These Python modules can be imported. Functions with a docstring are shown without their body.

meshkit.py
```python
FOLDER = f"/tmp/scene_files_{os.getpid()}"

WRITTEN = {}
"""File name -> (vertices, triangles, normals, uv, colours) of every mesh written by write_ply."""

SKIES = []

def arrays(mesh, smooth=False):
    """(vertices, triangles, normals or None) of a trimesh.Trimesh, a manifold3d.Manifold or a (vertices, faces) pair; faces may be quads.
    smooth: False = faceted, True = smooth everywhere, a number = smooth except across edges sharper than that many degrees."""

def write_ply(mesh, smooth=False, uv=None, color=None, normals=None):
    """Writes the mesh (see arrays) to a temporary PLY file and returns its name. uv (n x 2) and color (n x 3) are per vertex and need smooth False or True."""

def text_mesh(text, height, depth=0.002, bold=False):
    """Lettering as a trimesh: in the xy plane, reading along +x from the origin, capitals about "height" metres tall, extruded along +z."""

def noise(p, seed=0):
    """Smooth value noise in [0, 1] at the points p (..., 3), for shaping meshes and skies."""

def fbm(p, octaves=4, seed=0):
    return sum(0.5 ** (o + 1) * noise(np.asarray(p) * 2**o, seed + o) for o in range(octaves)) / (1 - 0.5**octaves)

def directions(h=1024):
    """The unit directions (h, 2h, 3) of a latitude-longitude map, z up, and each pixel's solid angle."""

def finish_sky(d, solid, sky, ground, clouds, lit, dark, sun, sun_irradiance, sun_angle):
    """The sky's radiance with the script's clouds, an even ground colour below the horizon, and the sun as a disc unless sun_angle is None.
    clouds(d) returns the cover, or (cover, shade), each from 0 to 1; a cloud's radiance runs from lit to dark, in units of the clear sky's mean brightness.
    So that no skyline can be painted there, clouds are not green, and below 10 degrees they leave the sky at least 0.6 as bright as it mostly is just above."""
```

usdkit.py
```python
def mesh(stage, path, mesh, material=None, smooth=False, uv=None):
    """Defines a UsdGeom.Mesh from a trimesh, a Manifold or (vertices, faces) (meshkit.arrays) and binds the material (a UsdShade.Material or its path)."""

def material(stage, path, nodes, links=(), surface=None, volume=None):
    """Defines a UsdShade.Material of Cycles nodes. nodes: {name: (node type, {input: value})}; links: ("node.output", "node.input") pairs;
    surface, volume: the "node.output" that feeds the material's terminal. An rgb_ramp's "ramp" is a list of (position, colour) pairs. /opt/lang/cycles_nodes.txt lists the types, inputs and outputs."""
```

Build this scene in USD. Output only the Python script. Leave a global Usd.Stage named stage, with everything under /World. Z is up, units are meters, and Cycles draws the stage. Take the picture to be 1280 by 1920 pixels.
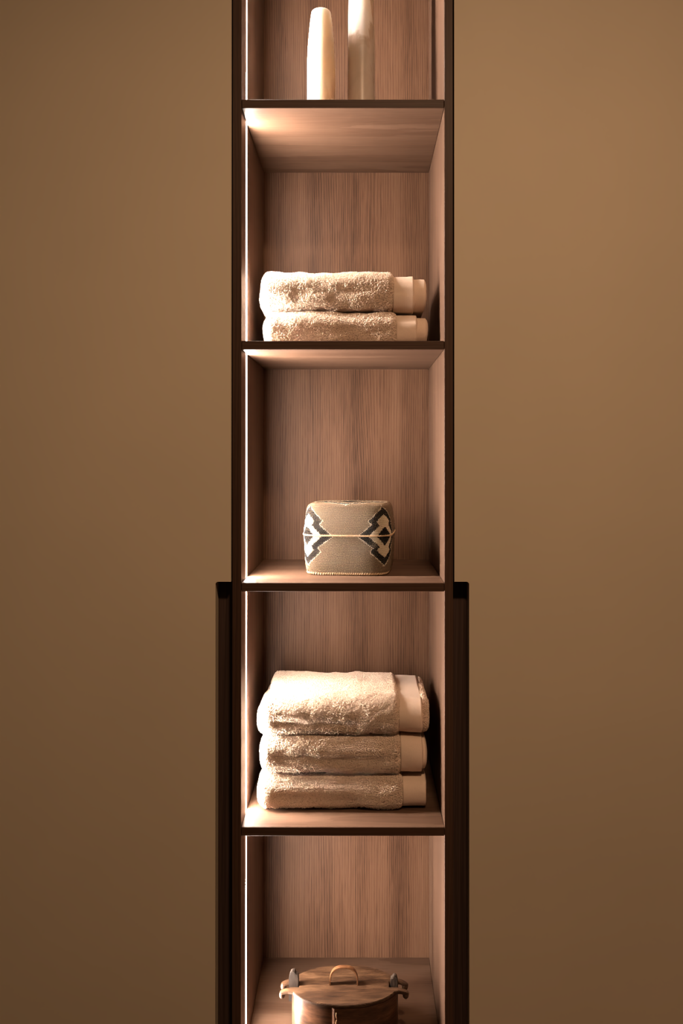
import math
import numpy as np
import trimesh
import usdkit
from meshkit import fbm, noise
from pxr import Usd, UsdGeom, UsdLux, UsdShade, Gf, Sdf, Vt
from shapely.geometry import Polygon, Point, box as sbox
from shapely.ops import unary_union

stage = Usd.Stage.CreateInMemory()
UsdGeom.SetStageUpAxis(stage, UsdGeom.Tokens.z)
UsdGeom.SetStageMetersPerUnit(stage, 1.0)
world = UsdGeom.Xform.Define(stage, '/World')
stage.SetDefaultPrim(world.GetPrim())
UsdGeom.Scope.Define(stage, '/World/Looks')

# ------------------------------------------------------------------ camera
D = 1.60          # distance from the lens to the front of the shelf unit (y = 0)
EYE = 1.30        # lens height
PITCH = 0.28
cam = UsdGeom.Camera.Define(stage, '/World/camera')
cam.CreateHorizontalApertureAttr(36.0)
cam.CreateVerticalApertureAttr(54.0)
cam.CreateFocalLengthAttr(36.0 * D * 1000 / 1280)
HY = 856 - math.tan(math.radians(PITCH)) * D * 1000
cam.CreateHorizontalApertureOffsetAttr((640 - 677) / 1280 * 36.0)
cam.CreateVerticalApertureOffsetAttr(-(960 - HY) / 1280 * 36.0)
cam.AddTranslateOp().Set(Gf.Vec3d(0, -D, EYE))
cam.AddRotateXYZOp().Set(Gf.Vec3f(90 + PITCH, 0, 0))
cam.CreateClippingRangeAttr(Gf.Vec2f(0.05, 50))
cam.CreateExposureAttr(0.0)

# ------------------------------------------------------------------ lights
dome = UsdLux.DomeLight.Define(stage, '/World/room_ambient')
dome.CreateIntensityAttr(0.010)
dome.CreateColorAttr(Gf.Vec3f(1.0, 0.72, 0.45))


def downlight(name, x, y, power):
    l = UsdLux.DiskLight.Define(stage, '/World/' + name)
    l.CreateRadiusAttr(0.10)
    l.CreateIntensityAttr(power)
    l.CreateColorAttr(Gf.Vec3f(1.0, 0.645, 0.39))
    l.AddTranslateOp().Set(Gf.Vec3d(x, y, 2.59))


downlight('ceiling_lamp', 0.23, -1.38, 270.0)
LED_COLOR, LED_POWER = (1.0, 0.83, 0.72), 325.0


# ------------------------------------------------------------------ helpers
def at(px, py, d):
    """World point seen at a place of the 1280x1920 frame, d metres behind the unit's front."""
    s = (1 + d / D) / 1000
    return np.array([(px - 677) * s, d, EYE - (py - 856) * s])


used = {}


def numbered(path):
    n = used.get(path, 0)
    used[path] = n + 1
    return path if n == 0 else f'{path}_{n:03d}'


def props(prim, label=None, cat=None, group=None, kind=None):
    for k, v in (('label', label), ('category', cat), ('group', group), ('kind', kind)):
        if v:
            prim.SetCustomDataByKey(k, v)
    return prim


def obj(name, mesh, mat, parent='/World', smooth=30, **kw):
    parent = parent if isinstance(parent, str) else str(parent.GetPath())
    m = usdkit.mesh(stage, numbered(parent + '/' + name), mesh, mat, smooth=smooth)
    return props(m.GetPrim(), **kw)


def thing(name, label, cat, loc=(0, 0, 0), group=None):
    x = UsdGeom.Xform.Define(stage, numbered('/World/' + name))
    x.AddTranslateOp().Set(Gf.Vec3d(*map(float, loc)))
    return props(x.GetPrim(), label, cat, group)


def bx(x0, x1, y0, y1, z0, z1, bevel=0.0):
    if bevel <= 0:
        m = trimesh.creation.box([x1 - x0, y1 - y0, z1 - z0])
        m.apply_translation([(x0 + x1) / 2, (y0 + y1) / 2, (z0 + z1) / 2])
        return m
    pts = []
    b = bevel
    for sx in (0, 1):
        for sy in (0, 1):
            for sz in (0, 1):
                c = np.array([(x0, x1)[sx], (y0, y1)[sy], (z0, z1)[sz]])
                i = np.array([b * (1 - 2 * sx), b * (1 - 2 * sy), b * (1 - 2 * sz)])
                for k in range(3):
                    o = i.copy()
                    o[k] = 0
                    pts.append(c + o)
    return trimesh.convex.convex_hull(np.array(pts))


def tube(path, r, sides=10, closed=False):
    p = np.asarray(path, float)
    n = len(p)
    if closed:
        t = np.roll(p, -1, 0) - np.roll(p, 1, 0)
    else:
        t = np.gradient(p, axis=0)
    t /= np.linalg.norm(t, axis=1, keepdims=True)
    up = np.tile([0.0, 0.0, 1.0], (n, 1))
    bad = np.abs(t[:, 2]) > 0.9
    up[bad] = [0, 1.0, 0]
    a = np.cross(t, up)
    a /= np.linalg.norm(a, axis=1, keepdims=True)
    b = np.cross(t, a)
    ang = np.linspace(0, 2 * np.pi, sides, endpoint=False)
    r = np.broadcast_to(r, (n,))
    v = p[:, None] + r[:, None, None] * (np.cos(ang)[None, :, None] * a[:, None] + np.sin(ang)[None, :, None] * b[:, None])
    m = n if closed else n - 1
    i, j = np.meshgrid(np.arange(m), np.arange(sides), indexing='ij')
    k = (i + 1) % n
    q = np.stack([i * sides + j, k * sides + j, k * sides + (j + 1) % sides, i * sides + (j + 1) % sides], -1).reshape(-1, 4)
    f = np.vstack([q[:, [0, 1, 2]], q[:, [0, 2, 3]]])
    v = v.reshape(-1, 3)
    if not closed:
        c0, c1 = len(v), len(v) + 1
        v = np.vstack([v, p[:1], p[-1:]])
        s = np.arange(sides)
        f = np.vstack([f, np.stack([np.full(sides, c0), s, (s + 1) % sides], 1),
                       np.stack([np.full(sides, c1), (n - 1) * sides + (s + 1) % sides, (n - 1) * sides + s], 1)])
    out = trimesh.Trimesh(v, f, process=False)
    trimesh.repair.fix_normals(out)
    return out


def extrude(poly, h, bevel=0.0):
    """Polygon in xy, extruded along +z, with chamfered rims."""
    if bevel <= 0:
        return trimesh.creation.extrude_polygon(poly, h, engine='earcut')
    import manifold3d as m3
    pts = [np.array(poly.exterior.coords)[:-1]] + [np.array(r.coords)[:-1] for r in poly.interiors]
    full = m3.CrossSection(pts, m3.FillRule.EvenOdd)
    small = full.offset(-bevel, m3.JoinType.Round, 2.0, 32)
    mid = m3.Manifold.extrude(full, h - 2 * bevel).translate([0, 0, bevel])
    k = 3
    parts = [mid]
    for i in range(k):
        t0 = i / k
        o = bevel * (1 - math.sqrt(1 - (1 - t0) ** 2)) if i else bevel * 0.999
        o = bevel * (1 - math.sin(math.pi / 2 * (i + 0.5) / k))
        c = full.offset(-o, m3.JoinType.Round, 2.0, 32)
        z = bevel * (1 - math.cos(math.pi / 2 * (i) / k))
        z = bevel * i / k
        parts.append(m3.Manifold.extrude(c, h - 2 * z).translate([0, 0, z]))
    r = parts[0]
    for q in parts[1:]:
        r = r + q
    m = r.to_mesh()
    return trimesh.Trimesh(m.vert_properties[:, :3], m.tri_verts, process=True)


def to_xz(m):
    """Turns an xy extrusion into one standing in the xz plane (extruded along +y)."""
    v = m.vertices.copy()
    out = trimesh.Trimesh(np.stack([v[:, 0], v[:, 2], v[:, 1]], 1), m.faces[:, ::-1], process=False)
    return out


def lathe(profile, n=64):
    return trimesh.creation.revolve(np.array(profile), sections=n)


# ------------------------------------------------------------------ materials
def wood(name, axis, dark, mid, light, rough=0.5, lines=52.0, tone=1.0, fine=430.0, spec=0.18):
    g = {'x': (0.022, 1, 1), 'y': (1, 0.022, 1), 'z': (1, 1, 0.022)}[axis]
    w = {'x': (0.10, 1, 1), 'y': (1, 0.10, 1), 'z': (1, 1, 0.10)}[axis]
    t = {'x': (0.03, 1, 1), 'y': (1, 0.03, 1), 'z': (1, 1, 0.03)}[axis]
    return usdkit.material(stage, '/World/Looks/' + name, {
        'geo': ('geometry', {}),
        'mf': ('mapping', {'scale': g}), 'mw': ('mapping', {'scale': w}), 'mt': ('mapping', {'scale': t}),
        'nf': ('noise_texture', {'scale': fine, 'detail': 2.5, 'roughness': 0.6}),
        'warp': ('noise_texture', {'scale': 9.0, 'detail': 2.0, 'roughness': 0.45}),
        'wv': ('vector_math', {'math_type': 'multiply_add', 'vector2': (0.045, 0.045, 0.045)}),
        'wave': ('wave_texture', {'wave_type': 'bands', 'bands_direction': 'z' if axis == 'x' else 'x', 'profile': 'saw', 'scale': lines, 'distortion': 1.2, 'detail': 2.0, 'detail_scale': 2.0}),
        'nt': ('noise_texture', {'scale': 20.0, 'detail': 1.0, 'roughness': 0.5}),
        'a': ('math', {'math_type': 'multiply', 'value2': 0.44}),
        'b': ('math', {'math_type': 'multiply_add', 'value2': 0.16}),
        'c': ('math', {'math_type': 'multiply_add', 'value2': 0.46 * tone}),
        'ramp': ('rgb_ramp', {'ramp': [(0.30, dark), (0.53, mid), (0.78, light)]}),
        'bump': ('bump', {'strength': 0.22, 'distance': 0.0006}),
        'p': ('principled_bsdf', {'roughness': rough, 'specular_ior_level': spec}),
    }, [
        ('geo.position', 'mf.vector'), ('geo.position', 'mt.vector'), ('geo.position', 'mw.vector'),
        ('mf.vector', 'nf.vector'), ('mt.vector', 'nt.vector'), ('mw.vector', 'warp.vector'),
        ('warp.color', 'wv.vector1'), ('mw.vector', 'wv.vector3'), ('wv.vector', 'wave.vector'),
        ('nf.fac', 'a.value1'), ('wave.fac', 'b.value1'), ('a.value', 'b.value3'),
        ('nt.fac', 'c.value1'), ('b.value', 'c.value3'), ('c.value', 'ramp.fac'),
        ('ramp.color', 'p.base_color'), ('nf.fac', 'bump.height'), ('bump.normal', 'p.normal')],
        surface='p.BSDF')


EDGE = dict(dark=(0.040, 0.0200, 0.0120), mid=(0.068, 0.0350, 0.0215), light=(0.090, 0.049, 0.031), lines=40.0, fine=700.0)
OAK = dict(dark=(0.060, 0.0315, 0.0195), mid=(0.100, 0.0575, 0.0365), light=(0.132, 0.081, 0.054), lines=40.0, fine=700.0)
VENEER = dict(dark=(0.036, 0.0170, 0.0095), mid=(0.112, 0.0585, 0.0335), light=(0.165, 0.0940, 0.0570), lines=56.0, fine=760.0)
M = {}
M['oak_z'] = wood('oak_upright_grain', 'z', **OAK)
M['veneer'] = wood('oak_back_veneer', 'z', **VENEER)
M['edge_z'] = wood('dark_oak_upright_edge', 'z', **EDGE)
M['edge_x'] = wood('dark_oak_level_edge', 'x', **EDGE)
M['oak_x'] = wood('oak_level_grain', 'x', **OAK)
M['walnut'] = wood('dark_walnut', 'z', dark=(0.026, 0.0145, 0.011), mid=(0.054, 0.032, 0.025), light=(0.085, 0.054, 0.043), lines=24, fine=260)
M['wall'] = usdkit.material(stage, '/World/Looks/ochre_wall', {
    'geo': ('geometry', {}),
    'n': ('noise_texture', {'scale': 3.0, 'detail': 3.0}),
    'r': ('rgb_ramp', {'ramp': [(0.3, (0.60, 0.49, 0.36)), (0.7, (0.64, 0.52, 0.38))]}),
    'n2': ('noise_texture', {'scale': 500.0, 'detail': 2.0}),
    'bump': ('bump', {'strength': 0.05, 'distance': 0.0005}),
    'p': ('principled_bsdf', {'roughness': 0.62, 'specular_ior_level': 0.2}),
}, [('geo.position', 'n.vector'), ('geo.position', 'n2.vector'), ('n.fac', 'r.fac'), ('r.color', 'p.base_color'),
    ('n2.fac', 'bump.height'), ('bump.normal', 'p.normal')], surface='p.BSDF')
M['led'] = usdkit.material(stage, '/World/Looks/light_strip', {
    'e': ('emission', {'color': LED_COLOR, 'strength': LED_POWER})}, surface='e.emission')


def cloth(name, c0, c1, scale, bump, sheen=0.3):
    return usdkit.material(stage, '/World/Looks/' + name, {
        'geo': ('geometry', {}),
        'n': ('noise_texture', {'scale': scale, 'detail': 3.0}),
        'r': ('rgb_ramp', {'ramp': [(0.3, c0), (0.7, c1)]}),
        'bump': ('bump', {'strength': bump, 'distance': 0.001}),
        'p': ('principled_bsdf', {'roughness': 0.95, 'specular_ior_level': 0.1, 'sheen_weight': sheen, 'sheen_roughness': 0.5}),
    }, [('geo.position', 'n.vector'), ('n.fac', 'r.fac'), ('r.color', 'p.base_color'), ('n.fac', 'bump.height'), ('bump.normal', 'p.normal')], surface='p.BSDF')


M['terry'] = cloth('terry_cloth', (0.46, 0.345, 0.26), (0.58, 0.445, 0.345), 420, 0.6)
M['pile'] = cloth('terry_loops', (0.62, 0.485, 0.375), (0.75, 0.60, 0.475), 300, 0.0)
M['band'] = cloth('woven_band', (0.60, 0.47, 0.37), (0.66, 0.52, 0.41), 900, 0.15, 0.1)


def alabaster(name, veins):
    return usdkit.material(stage, '/World/Looks/' + name, {
        'geo': ('geometry', {}),
        'm': ('mapping', {'scale': (1.0, 1.0, 0.45), 'location': veins}),
        'n': ('noise_texture', {'scale': 9.0, 'detail': 5.0, 'roughness': 0.55, 'distortion': 1.2}),
        'r': ('rgb_ramp', {'ramp': [(0.30, (0.58, 0.55, 0.52)), (0.46, (0.62, 0.59, 0.56)), (0.49, (0.44, 0.36, 0.285)), (0.56, (0.52, 0.46, 0.39)), (0.75, (0.46, 0.39, 0.32))]}),
        'p': ('principled_bsdf', {'roughness': 0.32, 'specular_ior_level': 0.4, 'subsurface_weight': 0.4, 'subsurface_scale': 0.008, 'subsurface_radius': (1.0, 0.85, 0.7)}),
    }, [('geo.position', 'm.vector'), ('m.vector', 'n.vector'), ('n.fac', 'r.fac'), ('r.color', 'p.base_color')], surface='p.BSDF')


M['alabaster'] = alabaster('alabaster', (0.3, 0.1, 0.2))
M['alabaster_2'] = alabaster('veined_alabaster', (0.75, 0.4, 0.35))


def bead(name, ramp, rough, spec, metallic=0.0):
    return usdkit.material(stage, '/World/Looks/' + name, {
        'geo': ('geometry', {}),
        'r': ('rgb_ramp', {'ramp': ramp}),
        'p': ('principled_bsdf', {'roughness': rough, 'specular_ior_level': spec, 'metallic': metallic}),
    }, [('geo.random_per_island', 'r.fac'), ('r.color', 'p.base_color')], surface='p.BSDF')


M['bead_tan'] = bead('tan_beads', [(0.0, (0.17, 0.115, 0.068)), (0.5, (0.45, 0.325, 0.205)), (0.85, (0.58, 0.44, 0.30)), (1.0, (0.76, 0.64, 0.50))], 0.28, 0.6)
M['bead_cream'] = bead('cream_beads', [(0.0, (0.68, 0.58, 0.44)), (1.0, (0.80, 0.71, 0.57))], 0.35, 0.5)
M['bead_black'] = bead('black_beads', [(0.0, (0.006, 0.005, 0.005)), (1.0, (0.012, 0.010, 0.009))], 0.32, 0.25)
M['rattan'] = cloth('rattan_cord', (0.42, 0.29, 0.17), (0.58, 0.43, 0.28), 300, 0.3, 0.0)


def oldwood(name, c, streak, rough=0.45):
    return usdkit.material(stage, '/World/Looks/' + name, {
        'geo': ('geometry', {}),
        'm': ('mapping', {'scale': streak}),
        'n': ('noise_texture', {'scale': 160.0, 'detail': 5.0, 'roughness': 0.65}),
        'n2': ('noise_texture', {'scale': 26.0, 'detail': 4.0, 'roughness': 0.6}),
        'mix': ('math', {'math_type': 'multiply_add', 'value2': 0.5}),
        'h': ('math', {'math_type': 'multiply', 'value2': 0.5}),
        'r': ('rgb_ramp', {'ramp': [(0.33, c[0]), (0.48, c[1]), (0.56, c[2]), (0.68, c[3])]}),
        'bump': ('bump', {'strength': 0.35, 'distance': 0.0012}),
        'p': ('principled_bsdf', {'roughness': rough, 'specular_ior_level': 0.45}),
    }, [('geo.position', 'm.vector'), ('m.vector', 'n.vector'), ('m.vector', 'n2.vector'), ('n2.fac', 'h.value1'), ('n.fac', 'mix.value1'), ('h.value', 'mix.value3'),
        ('mix.value', 'r.fac'), ('r.color', 'p.base_color'), ('n.fac', 'bump.height'), ('bump.normal', 'p.normal')], surface='p.BSDF')


M['tine_lid'] = oldwood('worn_brown_lid', [(0.010, 0.004, 0.002), (0.040, 0.019, 0.009), (0.072, 0.037, 0.018), (0.14, 0.078, 0.041)], (0.18, 1, 1))
M['tine_body'] = oldwood('bentwood_side', [(0.018, 0.007, 0.003), (0.06, 0.025, 0.011), (0.10, 0.043, 0.020), (0.15, 0.075, 0.038)], (0.2, 0.2, 1), 0.38)
M['tine_handle'] = oldwood('bent_handle', [(0.07, 0.028, 0.011), (0.15, 0.066, 0.028), (0.20, 0.095, 0.045), (0.27, 0.14, 0.07)], (0.3, 1, 0.3), 0.4)
M['tine_grey'] = oldwood('weathered_post', [(0.010, 0.007, 0.005), (0.030, 0.020, 0.014), (0.052, 0.036, 0.026), (0.10, 0.070, 0.052)], (1, 1, 0.25), 0.6)
M['root'] = cloth('root_lacing', (0.20, 0.11, 0.06), (0.34, 0.21, 0.13), 300, 0.3, 0.0)
M['floor'] = wood('floor_boards', 'x', **OAK)
M['ceiling'] = usdkit.material(stage, '/World/Looks/ceiling_paint', {'p': ('principled_bsdf', {'base_color': (0.30, 0.25, 0.2), 'roughness': 0.9})}, surface='p.BSDF')

# ------------------------------------------------------------------ setting
UL, UR = -0.2440, 0.1745            # cut edges of the wall panels beside the unit
TH = 0.034                          # wall panel thickness = depth of the recessed grips
GL, GR, GT = -0.2730, 0.2020, 1.0650   # outer edges and top of the recessed grips
H = 2.60


def notched(xin, xout, grip):
    """Wall panel with the recessed upright grip cut into its inner edge, in xz."""
    s = 1 if xout > xin else -1
    r = 0.005
    poly = sbox(min(xin, xout), 0, max(xin, xout), H)
    cut = sbox(min(xin, grip) - (0.05 if s > 0 else 0), -0.1, max(xin, grip) + (0 if s > 0 else 0.05), GT).buffer(-r).buffer(r, quad_segs=6)
    poly = poly.difference(cut).buffer(0.0007, quad_segs=4).buffer(-0.0007, quad_segs=4)
    return to_xz(extrude(poly, TH, 0.0006))


obj('wall_left', notched(UL, -3.0, GL), M['wall'], smooth=20, kind='structure', label='smooth ochre wall left of the shelf unit')
obj('wall_right', notched(UR, 3.0, GR), M['wall'], smooth=20, kind='structure', label='smooth ochre wall right of the shelf unit')
obj('trim_1', bx(-0.33, -0.2425, TH, TH + 0.018, 0, 1.12), M['walnut'], kind='structure', label='dark walnut strip recessed into the wall left of the shelf unit')
obj('trim_2', bx(0.1735, 0.26, TH, TH + 0.018, 0, 1.12), M['walnut'], kind='structure', label='dark walnut strip recessed into the wall right of the shelf unit')
obj('floor', bx(-3, 3, -3.2, 0.5, -0.05, 0), M['floor'], kind='structure', label='dark wooden floor in front of the shelf unit')
obj('ceiling', bx(-3, 3, -3.2, 0.5, H, H + 0.05), M['ceiling'], kind='structure', label='plain ceiling above the shelf unit')

# ------------------------------------------------------------------ shelf unit
IL, IR, OL, OR, BACK = -0.2250, 0.1560, -0.2415, 0.1720, 0.3665
unit = thing('shelf_unit', 'tall narrow brown oak shelf unit with glowing light strips down its left side', 'shelving', ((OL + OR) / 2, 0, 0))
off = np.array([(OL + OR) / 2, 0, 0])


def part(name, m, mat, parent=unit, o=off, smooth=30, **kw):
    m = m.copy()
    m.apply_translation(-o)
    return obj(name, m, mat, parent, smooth, **kw)


PZ = [0.149, 0.606, 1.063, 1.517, 1.971, 2.425]     # tops of the shelves
ST = 0.016
S0, S1 = 0.0630, 0.0840                              # depth of the light channel
EB = 0.0014
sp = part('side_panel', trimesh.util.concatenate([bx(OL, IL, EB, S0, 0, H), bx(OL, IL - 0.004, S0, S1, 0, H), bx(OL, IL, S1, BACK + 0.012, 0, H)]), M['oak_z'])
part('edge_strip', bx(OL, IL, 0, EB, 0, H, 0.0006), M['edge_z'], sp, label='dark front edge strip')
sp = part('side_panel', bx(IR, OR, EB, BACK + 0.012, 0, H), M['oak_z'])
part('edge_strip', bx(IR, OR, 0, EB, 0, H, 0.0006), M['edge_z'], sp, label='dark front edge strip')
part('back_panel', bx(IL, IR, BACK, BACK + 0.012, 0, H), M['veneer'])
part('plinth', bx(IL, IR, 0.02, 0.036, 0, PZ[0] - ST), M['oak_x'])
for z in PZ:
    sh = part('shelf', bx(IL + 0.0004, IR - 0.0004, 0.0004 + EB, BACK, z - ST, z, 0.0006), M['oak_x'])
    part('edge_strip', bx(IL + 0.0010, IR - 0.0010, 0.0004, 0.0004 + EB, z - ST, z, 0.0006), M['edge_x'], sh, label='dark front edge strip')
tops = PZ[1:] + [H + ST]
for z, t in zip(PZ, tops):
    a = np.linspace(0, np.pi, 13)
    dif = Polygon(np.vstack([np.column_stack([IL - 0.0006 + 0.0004 * np.sin(a), (S0 + S1) / 2 - (S1 - S0 - 0.0008) / 2 * np.cos(a)]), [[IL - 0.0036, S1 - 0.0004], [IL - 0.0036, S0 + 0.0004]]]))
    m = trimesh.creation.extrude_polygon(dif, t - ST - z, engine='earcut')
    m.apply_translation([0, 0, z])
    part('light_strip', m, M['led'], label='glowing white light strip')


# ------------------------------------------------------------------ towels
def pillow(x0, x1, y0, y1, z0, z1, r, step, ystep=None):
    """Rounded block as one surface; r = rounding along x, y and z."""
    ax = []
    for a, b, s in ((x0, x1, step), (y0, y1, step), (z0, z1, step)):
        n = max(4, int(round((b - a) / s)))
        ax.append(np.linspace(a, b, n + 1))
    if ystep:
        near = np.arange(y0, min(y0 + 0.05, y1), step)
        ax[1] = np.concatenate([near, np.linspace(near[-1] + step, y1, max(3, int((y1 - near[-1]) / ystep)))])
    n = [len(a) for a in ax]
    quads = []
    for k in range(3):
        u, v = [(1, 2), (2, 0), (0, 1)][k]
        for end in (0, 1):
            i, j = np.meshgrid(np.arange(n[u] - 1), np.arange(n[v] - 1), indexing='ij')

            def idx(a, b):
                c = [None] * 3
                c[k] = np.full(a.shape, 0 if end == 0 else n[k] - 1)
                c[u], c[v] = a, b
                return (c[0] * n[1] + c[1]) * n[2] + c[2]
            q = np.stack([idx(i, j), idx(i + 1, j), idx(i + 1, j + 1), idx(i, j + 1)], -1).reshape(-1, 4)
            quads.append(q if end else q[:, ::-1])
    q = np.vstack(quads)
    ids, inv = np.unique(q, return_inverse=True)
    q = inv.reshape(q.shape)
    p = np.stack([ax[0][ids // (n[1] * n[2])], ax[1][(ids // n[2]) % n[1]], ax[2][ids % n[2]]], 1)
    r = np.array(r)
    lo, hi = np.array([x0, y0, z0]) + r, np.array([x1, y1, z1]) - r
    c = np.clip(p, lo, hi)
    e = (p - c) / r
    L = np.linalg.norm(e, axis=1, keepdims=True)
    # equal-angle spread round the rims
    e = e / np.maximum(L, 1e-9)
    p = c + e * r
    nr = e / r
    nr /= np.maximum(np.linalg.norm(nr, axis=1, keepdims=True), 1e-9)
    return p, np.vstack([q[:, [0, 1, 2]], q[:, [0, 2, 3]]]), nr


def rumple(p, n, seed, big, small, valleys=(), z0=0.0):
    q = p + seed * 3.17
    d = big * (fbm(q * np.array([9, 14, 16.0]), 3, seed) - 0.5) * 2
    d += small * (fbm(q * np.array([42, 42, 42.0]), 3, seed + 5) - 0.5) * 2
    front = np.clip(-n[:, 1], 0, 1)
    for (zc, slope, depth, sig, xa, xb) in valleys:
        w = np.clip((p[:, 0] - xa) / 0.04, 0, 1) * np.clip((xb - p[:, 0]) / 0.10, 0, 1)
        zc2 = z0 + zc + slope * (p[:, 0] - xa) + 0.004 * (noise(q * np.array([25, 1, 1.0]), seed + 9) - 0.5) * 2
        d -= depth * w * front * np.exp(-((p[:, 2] - zc2) / sig) ** 2)
    return p + n * d[:, None]


rng = np.random.default_rng(7)


def loops(path, p, f, want, pitch, mat):
    """Terry loops: short bent threads standing on the cloth."""
    a, b, c = p[f[:, 0]], p[f[:, 1]], p[f[:, 2]]
    nr = np.cross(b - a, c - a)
    area = np.linalg.norm(nr, axis=1) / 2
    nr /= np.maximum(2 * area[:, None], 1e-12)
    w = area * want((a + b + c) / 3, nr)
    count = int(w.sum() / pitch ** 2)
    k = rng.choice(len(f), count, p=w / w.sum())
    u, v = rng.random(count), rng.random(count)
    m = u + v > 1
    u[m], v[m] = 1 - u[m], 1 - v[m]
    o = a[k] + u[:, None] * (b[k] - a[k]) + v[:, None] * (c[k] - a[k])
    n = nr[k]
    t = np.cross(n, rng.normal(size=(count, 3)))
    t /= np.linalg.norm(t, axis=1, keepdims=True)
    n = n + 0.45 * rng.normal(size=n.shape) * 0.6
    n /= np.linalg.norm(n, axis=1, keepdims=True)
    h = (0.0024 * (0.7 + 0.6 * rng.random(count)))[:, None]
    s = (0.0019 * (0.7 + 0.6 * rng.random(count)))[:, None]
    pts = np.stack([o - n * 0.0005 - t * s * 0.35, o + n * h * 0.75 - t * s * 0.45, o + n * h + t * s * 0.15, o + n * h * 0.65 + t * s * 0.75, o - n * 0.0004 + t * s * 0.6], 1)
    cv = UsdGeom.BasisCurves.Define(stage, path)
    cv.CreateTypeAttr('linear')
    cv.CreateCurveVertexCountsAttr(Vt.IntArray.FromNumpy(np.full(count, 5, np.int32)))
    cv.CreatePointsAttr(Vt.Vec3fArray.FromNumpy(pts.reshape(-1, 3).astype(np.float32)))
    cv.CreateWidthsAttr(Vt.FloatArray([0.00095]))
    cv.SetWidthsInterpolation('constant')
    UsdShade.MaterialBindingAPI.Apply(cv.GetPrim()).Bind(mat)
    props(cv.GetPrim(), kind='stuff')
    return count


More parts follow.
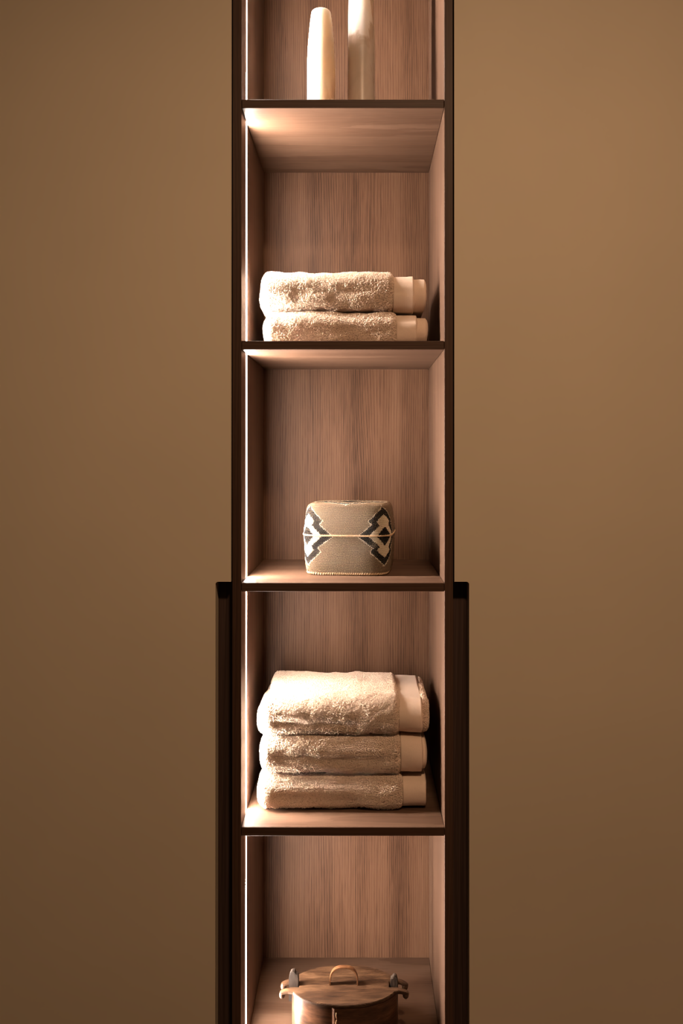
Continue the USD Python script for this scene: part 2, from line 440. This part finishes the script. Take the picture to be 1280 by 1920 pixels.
def towel(label, group, x0, xt, xb, xi, y0, dep, z0, z1, seed, lobe, valleys=(), inner='band', tops=0.03, big=0.005, stacked=False):
    """Folded towel: terry body, flat woven end band, and the inner fold that shows past both ends."""
    t = thing('folded_towel', label, 'towel', ((x0 + xb) / 2, y0 + dep / 2, z0), group)
    o = np.array([(x0 + xb) / 2, y0 + dep / 2, z0])
    h = z1 - z0
    y1 = y0 + dep

    def add(name, p, f, mat, parent=t, smooth=True):
        return obj(name, trimesh.Trimesh(p - o, f, process=False), mat, parent, smooth)

    p, f, n = pillow(x0, xt, y0, y1, z0, z1, (0.013, 0.034, h * 0.46), 0.0022, 0.008)
    p = rumple(p, n, seed, big, 0.0030, valleys, z0)
    p[:, 2] = np.clip(p[:, 2], z0, z1 if stacked else 9)
    body = add('terry_body', p, f, M['terry'])
    yv = y0 + 0.05

    def want(c, nn):
        keep = (nn[:, 1] < -0.15) | ((nn[:, 0] < -0.3) & (c[:, 1] < y0 + 0.13)) | ((nn[:, 2] > 0.2) & (c[:, 1] < y0 + tops)) | ((nn[:, 0] > 0.4) & (c[:, 1] < y0 + 0.06))
        return keep.astype(float) * np.where(nn[:, 2] < -0.8, 0, 1)
    loops(str(body.GetPath()) + '/pile', p - o, f, lambda c, nn: want(c + o, nn), 0.00145, M['pile'])
    # inner fold, showing as a lobe past the left end
    la, lb, lx = lobe
    p, f, n = pillow(x0 - lx, x0 + 0.05, y0 + 0.012, y1 - 0.004, z0 + la * h, z0 + lb * h, (0.012, 0.026, (lb - la) * h * 0.48), 0.0024, 0.008)
    p = rumple(p, n, seed + 20, 0.003, 0.0018)
    fold = add('inner_fold', p, f, M['terry'])
    loops(str(fold.GetPath()) + '/pile', p - o, f, lambda c, nn: ((c[:, 0] + o[0] < x0 + 0.012) & (c[:, 1] + o[1] < y0 + 0.14)).astype(float), 0.0017, M['pile'])
    # woven band
    p, f, n = pillow(xt - 0.006, xb, y0 + 0.0035, y1 - 0.003, z0 + 0.002, z1 - 0.0045, (0.0018, 0.032, h * 0.44), 0.0024, 0.01)
    p = rumple(p, n, seed + 40, 0.0045, 0.0010, valleys, z0)
    band = add('woven_band', p, f, M['band'])
    # inner end
    if xi > xb:
        p, f, n = pillow(xb - 0.02, xi, y0 + 0.012, y1 - 0.006, z0 + 0.005, z1 - 0.0095, (0.005 if inner == 'band' else 0.009, 0.030, h * 0.40), 0.0024, 0.01)
        p = rumple(p, n, seed + 60, 0.0038, 0.0008 if inner == 'band' else 0.0018)
        e = add('inner_band' if inner == 'band' else 'inner_end', p, f, M['band'] if inner == 'band' else M['terry'])
        if inner != 'band':
            loops(str(e.GetPath()) + '/pile', p - o, f, lambda c, nn: ((c[:, 0] + o[0] > xb - 0.002) & (c[:, 1] + o[1] < y0 + 0.22)).astype(float), 0.0017, M['pile'])
    return t


towel('folded beige terry towel lying on top of the pair on the upper shelf', 'towels on the upper shelf', -0.198, 0.067, 0.1065, 0.1315, 0.087, 0.22, 1.5885, 1.668, 1, (0.03, 0.80, 0.005), [(0.038, 0.02, 0.004, 0.012, -0.17, 0.12)], big=0.0036)
towel('folded beige terry towel under the other one on the upper shelf', 'towels on the upper shelf', -0.190, 0.073, 0.112, 0.133, 0.083, 0.22, 1.517, 1.588, 2, (0.06, 0.9, 0.005), [(0.03, 0.0, 0.004, 0.012, -0.19, 0.12)], stacked=True)
towel('folded beige terry towel topmost of the lower three with its upper side in view', 'towels on the lower shelf', -0.1925, 0.077, 0.122, 0.134, 0.074, 0.23, 0.7485, 0.8255, 3, (0.02, 0.72, 0.013), [(0.030, -0.03, 0.008, 0.010, -0.2, 0.06)], 'terry', 0.23)
towel('folded beige terry towel in the middle of the lower three', 'towels on the lower shelf', -0.196, 0.081, 0.122, 0.1305, 0.070, 0.235, 0.672, 0.748, 4, (0.05, 0.95, 0.004), [(0.038, -0.02, 0.007, 0.012, -0.2, 0.1)], stacked=True)
towel('folded beige terry towel at the bottom of the lower three', 'towels on the lower shelf', -0.199, 0.085, 0.129, 0.0, 0.067, 0.24, 0.606, 0.6715, 5, (0.0, 0.9, 0.006), [(0.026, -0.02, 0.006, 0.012, -0.19, 0.04)], stacked=True)


# ------------------------------------------------------------------ vases
def vase(label, loc, prof, mat):
    t = obj('vase', lathe(prof, 72), mat, '/World', True, label=label, cat='vase')
    UsdGeom.Xformable(t).AddTranslateOp().Set(Gf.Vec3d(*loc))
    return t


def smooth_profile(keys, top_round, n=60):
    from scipy.interpolate import PchipInterpolator
    k = np.array(keys)
    f = PchipInterpolator(k[:, 0], k[:, 1])
    z = np.linspace(k[0, 0], k[-1, 0], n)
    prof = [(0.0, k[0, 0]), (f(z[0]) - 0.0015, k[0, 0])] + [(float(f(v)), v + 0.0015 * (i == 0)) for i, v in enumerate(z)]
    rt, zt = float(f(z[-1])), z[-1]
    for a in np.linspace(0.15, 1, 10) * np.pi / 2:
        prof.append((rt - top_round * (1 - math.cos(a)) , zt + top_round * 0.75 * math.sin(a)))
    prof.append((rt * 0.35, zt + top_round * 0.95))
    prof.append((0.0, zt + top_round))
    return prof


c = at(601.5, 185, 0.13)
vase('short slender white alabaster vase with narrowing top on the top shelf', (c[0], 0.13, 1.971),
     smooth_profile([(0, 0.0280), (0.04, 0.0287), (0.10, 0.0288), (0.155, 0.0272), (0.200, 0.0236), (0.229, 0.0200)], 0.007), M['alabaster'])
c = at(677, 185, 0.172)
vase('tall veined alabaster vase behind the short white one on the top shelf', (c[0], 0.172, 1.971),
     smooth_profile([(0, 0.0272), (0.08, 0.0282), (0.18, 0.0278), (0.30, 0.0262), (0.39, 0.0225)], 0.008), M['alabaster_2'])

# ------------------------------------------------------------------ beaded basket
BC = np.array([-0.0225, 0.180, 1.063])
A, EXP, ROT = 0.092, 5.6, math.radians(-6)
basket = thing('beaded_basket', 'square lidded basket beaded in tan with black and cream corner motifs', 'basket', BC)


def plan(theta, scale):
    c, s = np.cos(theta), np.sin(theta)
    r = (np.abs(c) ** EXP + np.abs(s) ** EXP) ** (-1 / EXP) * scale
    x, y = r * c, r * s
    x, y = x * 0.972, y * 0.972
    return np.stack([x * math.cos(ROT) - y * math.sin(ROT), x * math.sin(ROT) + y * math.cos(ROT)], -1)


def prof_base(v):      # v: height 0..0.079
    return np.interp(v, [0.000, 0.008, 0.02, 0.05, 0.079], [0.081, 0.0865, 0.0885, 0.0905, 0.0915])


def ring_surface(levels):
    th = np.linspace(0, 2 * np.pi, 160, endpoint=False)
    v = np.vstack([np.column_stack([plan(th, s), np.full(160, z)]) for s, z in levels])
    L = len(levels)
    i, j = np.meshgrid(np.arange(L - 1), np.arange(160), indexing='ij')
    q = np.stack([i * 160 + j, i * 160 + (j + 1) % 160, (i + 1) * 160 + (j + 1) % 160, (i + 1) * 160 + j], -1).reshape(-1, 4)
    v = np.vstack([v, [[0, 0, levels[0][1]], [0, 0, levels[-1][1]]]])
    n, k = len(v), np.arange(160)
    f = np.vstack([q[:, [0, 1, 2]], q[:, [0, 2, 3]], np.stack([np.full(160, n - 2), (k + 1) % 160, k], 1), np.stack([np.full(160, n - 1), (L - 1) * 160 + k, (L - 1) * 160 + (k + 1) % 160], 1)])
    return trimesh.Trimesh(v, f, process=False)


RIM, TOP = 0.0800, 0.1425
lidz = [(0.0920, RIM + 0.001), (0.0905, RIM + 0.02), (0.0875, RIM + 0.042), (0.0855, RIM + 0.053), (0.0825, RIM + 0.0585), (0.0775, RIM + 0.0612), (0.03, TOP)]
basz = [(0.081, 0.001), (0.0865, 0.008), (0.0885, 0.02), (0.0905, 0.05), (0.0915, RIM - 0.001)]
base = obj('base', ring_surface([(s - 0.0008, z) for s, z in basz]), M['rattan'], basket, True)
lid = obj('lid', ring_surface([(s - 0.0008, z) for s, z in lidz]), M['rattan'], basket, True)


def motif(u, v, base_part):
    """0 tan, 1 black, 2 cream for a bead u metres round from a corner and v metres from the rim."""
    k = 1.07
    u, v = np.abs(u) * 1000 / k, v * 1000 / k
    if base_part:
        wo = np.interp(v, [0, 23, 23.1, 30, 55], [54, 22, 22, 28, 0], right=0)
        wi = np.interp(v, [0, 20, 28, 41], [34, 11, 16, 0], right=0)
        tr = np.interp(v, [1.5, 19], [16, 0], left=0, right=0)
    else:
        wo = np.interp(v, [0, 20, 20.1, 27, 53], [50, 25, 25, 30, 0], right=0)
        wi = np.interp(v, [0, 19, 27, 40], [32, 11, 16, 0], right=0)
        tr = np.interp(v, [1.5, 17], [15, 0], left=0, right=0)
    out = np.where(u < wo + 2.6, 2, 0)
    out[(u < wo)] = 1
    out[(u < wi)] = 2
    out[(u < tr)] = 1
    out[(v > 58)] = 0
    return out


ico = trimesh.creation.icosphere(1, 1.0)


def bead_rows(levels, pitch, kind):
    lv = np.array(levels)
    seg = np.r_[0, np.cumsum(np.hypot(np.diff(lv[:, 0]), np.diff(lv[:, 1])))]
    P, C = [], []
    dense = np.linspace(0, 2 * np.pi, 4001)
    rows = int(seg[-1] / pitch)
    for r in range(rows + 1):
        d = (r + 0.5) * pitch
        if d > seg[-1]:
            break
        s, z = np.interp(d, seg, lv[:, 0]), np.interp(d, seg, lv[:, 1])
        xy = plan(dense, s)
        L = np.r_[0, np.cumsum(np.linalg.norm(np.diff(xy, axis=0), axis=1))]
        n = max(3, int(L[-1] / (pitch * 0.98)))
        q = (np.arange(n) + 0.5 * (r % 2)) / n * L[-1]
        th = np.interp(q, L, dense)
        p = plan(th, s)
        quarter = L[-1] / 4
        ang45 = np.interp(np.pi / 4, dense, L)
        u = (q - ang45 + quarter / 2) % quarter - quarter / 2
        if kind == 'base':
            c = motif(u, np.full(n, RIM - z), True)
        else:
            c = motif(u, np.full(n, z - RIM), False)
            if z > RIM + 0.0575:
                lx, ly = p @ np.array([math.cos(ROT), math.sin(ROT)]), p @ np.array([-math.sin(ROT), math.cos(ROT)])
                m = np.abs(lx) + np.abs(ly) + 0.006 * (np.abs(((np.abs(lx) - np.abs(ly)) * 40) % 1 - 0.5))
                c = np.where((m > 0.055) & (m < 0.078), 1, np.where((m > 0.051) & (m < 0.082), 2, np.where(m < 0.03, 1, 0)))
        P.append(np.column_stack([p, np.full(n, z)]))
        C.append(c)
    return np.vstack(P), np.concatenate(C)


def bead_mesh(p, r):
    v = (p[:, None] + ico0.vertices[None] * r).reshape(-1, 3)
    f = (ico0.faces[None] + (np.arange(len(p)) * len(ico0.vertices))[:, None, None]).reshape(-1, 3)
    return trimesh.Trimesh(v, f, process=False)


ico0 = trimesh.creation.icosphere(0, 1.0)
for host, lev, kind in ((base, basz, 'base'), (lid, lidz[:-1] + [(0.003, TOP)], 'lid')):
    p, c = bead_rows(lev, 0.0022, kind)
    p = p + rng.normal(size=p.shape) * 0.00014
    for k, (nm, mt) in enumerate((('tan_bead', 'bead_tan'), ('black_bead', 'bead_black'), ('cream_bead', 'bead_cream'))):
        if (c == k).any():
            obj(nm, bead_mesh(p[c == k], 0.00122), M[mt], host, True, kind='stuff', label=nm.split('_')[0] + ' glass beads')


def rope(z, scale, r, turns, strands, out):
    th = np.linspace(0, 2 * np.pi, 1200, endpoint=False)
    ms = []
    for k in range(strands):
        a = th * turns + 2 * np.pi * k / strands
        xy = plan(th, scale) + (plan(th, scale + 0.001) - plan(th, scale)) / 0.001 * (r * out * np.cos(a))[:, None]
        ms.append(tube(np.column_stack([xy, z + r * out * np.sin(a)]), r, 6, True))
    return trimesh.util.concatenate(ms)


obj('rim_cord', rope(RIM, 0.0923, 0.0011, 70, 2, 0.9), M['rattan'], lid, True)
obj('foot_braid', rope(0.0046, 0.0825, 0.0024, 64, 2, 0.9), M['rattan'], base, True)

# ------------------------------------------------------------------ bentwood box
TC = np.array([-0.034, 0.0995, 0.149])
LZ = 1.30 - 1.0545 - 0.149           # lid underside above the shelf
tine = thing('bentwood_box', 'old oval brown bentwood box with a bent handle on its lid', 'box', TC)


def ell(a, b, n=128, t0=0.0, t1=2 * np.pi, closed=True):
    t = np.linspace(t0, t1, n, endpoint=not closed)
    return np.stack([a * np.cos(t), b * np.sin(t)], 1)


BA, BB = 0.1035, 0.0620
wallp = Polygon(ell(BA, BB)).difference(Polygon(ell(BA - 0.004, BB - 0.004)))
body = obj('body', trimesh.util.concatenate([extrude(wallp, LZ), extrude(Polygon(ell(BA - 0.003, BB - 0.003)), 0.006)]), M['tine_body'], tine, 30)
# overlapping outer layer whose end makes the front seam
t0 = math.acos((-0.056 + 0.034) / BA)
ts = np.concatenate([-t0 + 0.055 * np.arange(5) / 5, np.linspace(-t0 + 0.055, 0.9 * np.pi - 0.6, 90)])
ex = 0.0004 + 0.0030 * np.clip((ts + t0) / 0.055, 0, 1)
outer = np.stack([(BA + ex) * np.cos(ts), (BB + ex) * np.sin(ts)], 1)
inner_ = np.stack([(BA - 0.0005) * np.cos(ts[::-1]), (BB - 0.0005) * np.sin(ts[::-1])], 1)
obj('overlap', extrude(Polygon(np.vstack([outer, inner_])), LZ - 0.0006), M['tine_body'], tine, 30)
xs = -0.0475 + 0.034
ys = -(BB + 0.0036) * math.sqrt(1 - (xs / (BA + 0.0034)) ** 2)
st = [tube([[xs + 0.001 * math.sin(k * 2.1), ys - 0.0008, LZ - 0.007 - k * 0.0135], [xs - 0.0006, ys - 0.0016, LZ - 0.012 - k * 0.0135], [xs + 0.001 * math.cos(k * 1.7), ys - 0.0006, LZ - 0.0185 - k * 0.0135]], 0.0011, 8) for k in range(6)]
for s in st:
    obj('lacing', s, M['root'], tine, True)

# lid with forked ends
pl = Polygon(ell(0.1065, 0.0655))
forks = []
for sx in (-1, 1):
    for sy in (-1, 1):
        tip = np.array([sx * (0.1215 if sx < 0 else 0.1225), sy * 0.0135])
        root = np.array([sx * 0.088, sy * 0.0215])
        bend = np.array([sx * 0.109, sy * 0.0150])
        from shapely.geometry import LineString
        forks.append(LineString([root, bend, tip]).buffer(0.0055, quad_segs=8))
pl = unary_union([pl] + forks).buffer(0.004, quad_segs=6).buffer(-0.004, quad_segs=6)
for sx in (-1, 1):
    pl = pl.difference(sbox(min(sx * 0.0895, sx * 0.2), -0.0078, max(sx * 0.0895, sx * 0.2), 0.0078))
pl = pl.buffer(-0.001).buffer(0.001, quad_segs=6)
lm = extrude(pl, 0.0065, 0.0018)
lm = lm.subdivide_to_size(0.006)
v = lm.vertices.copy()
v[:, 2] += 0.0012 * (fbm(v * np.array([30, 55, 1]), 3, 3) - 0.5)
v[:, 2] -= 0.006 * np.clip((np.abs(v[:, 0]) - 0.106) / 0.02, 0, 1) ** 1.5
lm = trimesh.Trimesh(v, lm.faces, process=False)
lm.apply_translation([0, 0, LZ])
lid2 = obj('lid', lm, M['tine_lid'], tine, 35)
for sx in (-1, 1):
    for sy in (-1, 1):
        k = trimesh.creation.icosphere(2, 1.0)
        k.apply_scale([0.0062, 0.0062, 0.0078])
        k.apply_translation([sx * 0.1215, sy * 0.0135, LZ - 0.0055])
        obj('curled_tip', k, M['tine_lid'], lid2, True)


def post(sx, h, w):
    x0 = -w / 2
    pts = [(x0, -0.024), (x0, h * 0.55), (x0 + w * 0.06, h * 0.72), (x0 + w * 0.18, h * 0.92), (x0 + w * 0.34, h), (x0 + w * 0.58, h), (x0 + w * 0.66, h * 0.90), (x0 + w * 0.72, h * 0.86), (x0 + w * 0.95, h * 0.80), (x0 + w, h * 0.6), (x0 + w, -0.024)]
    if sx > 0:
        pts = [(-a, b) for a, b in pts]
    poly = Polygon(pts).buffer(-0.001).buffer(0.0016, quad_segs=4)
    m = extrude(poly, 0.011, 0.0018)
    m = to_xz(m)
    m.apply_translation([sx * 0.0995, -0.0055, LZ])
    return m


obj('end_post', post(-1, 0.035, 0.0185), M['tine_grey'], tine, 30, label='weathered grey end post')
obj('end_post', post(1, 0.026, 0.0135), M['tine_grey'], tine, 30)
# bent handle
tt = np.linspace(0, np.pi, 60)
sg = lambda q, e: np.sign(q) * np.abs(q) ** e
hx, hz = 0.0272 * sg(np.cos(tt), 0.72), 0.0345 * sg(np.sin(tt), 0.72)
path = np.stack([hx, hz], 1)
tn = np.gradient(path, axis=0)
tn /= np.linalg.norm(tn, axis=1, keepdims=True)
nn = np.stack([tn[:, 1], -tn[:, 0]], 1)
poly = Polygon(np.vstack([path + nn * 0.0014, (path - nn * 0.0014)[::-1]]))
hm = to_xz(extrude(poly, 0.0095, 0.0006))
hm.apply_translation([-0.0006, -0.00475 + 0.0005, LZ + 0.0062])
obj('handle', hm, M['tine_handle'], lid2, 40, label='thin honey-brown bent handle')
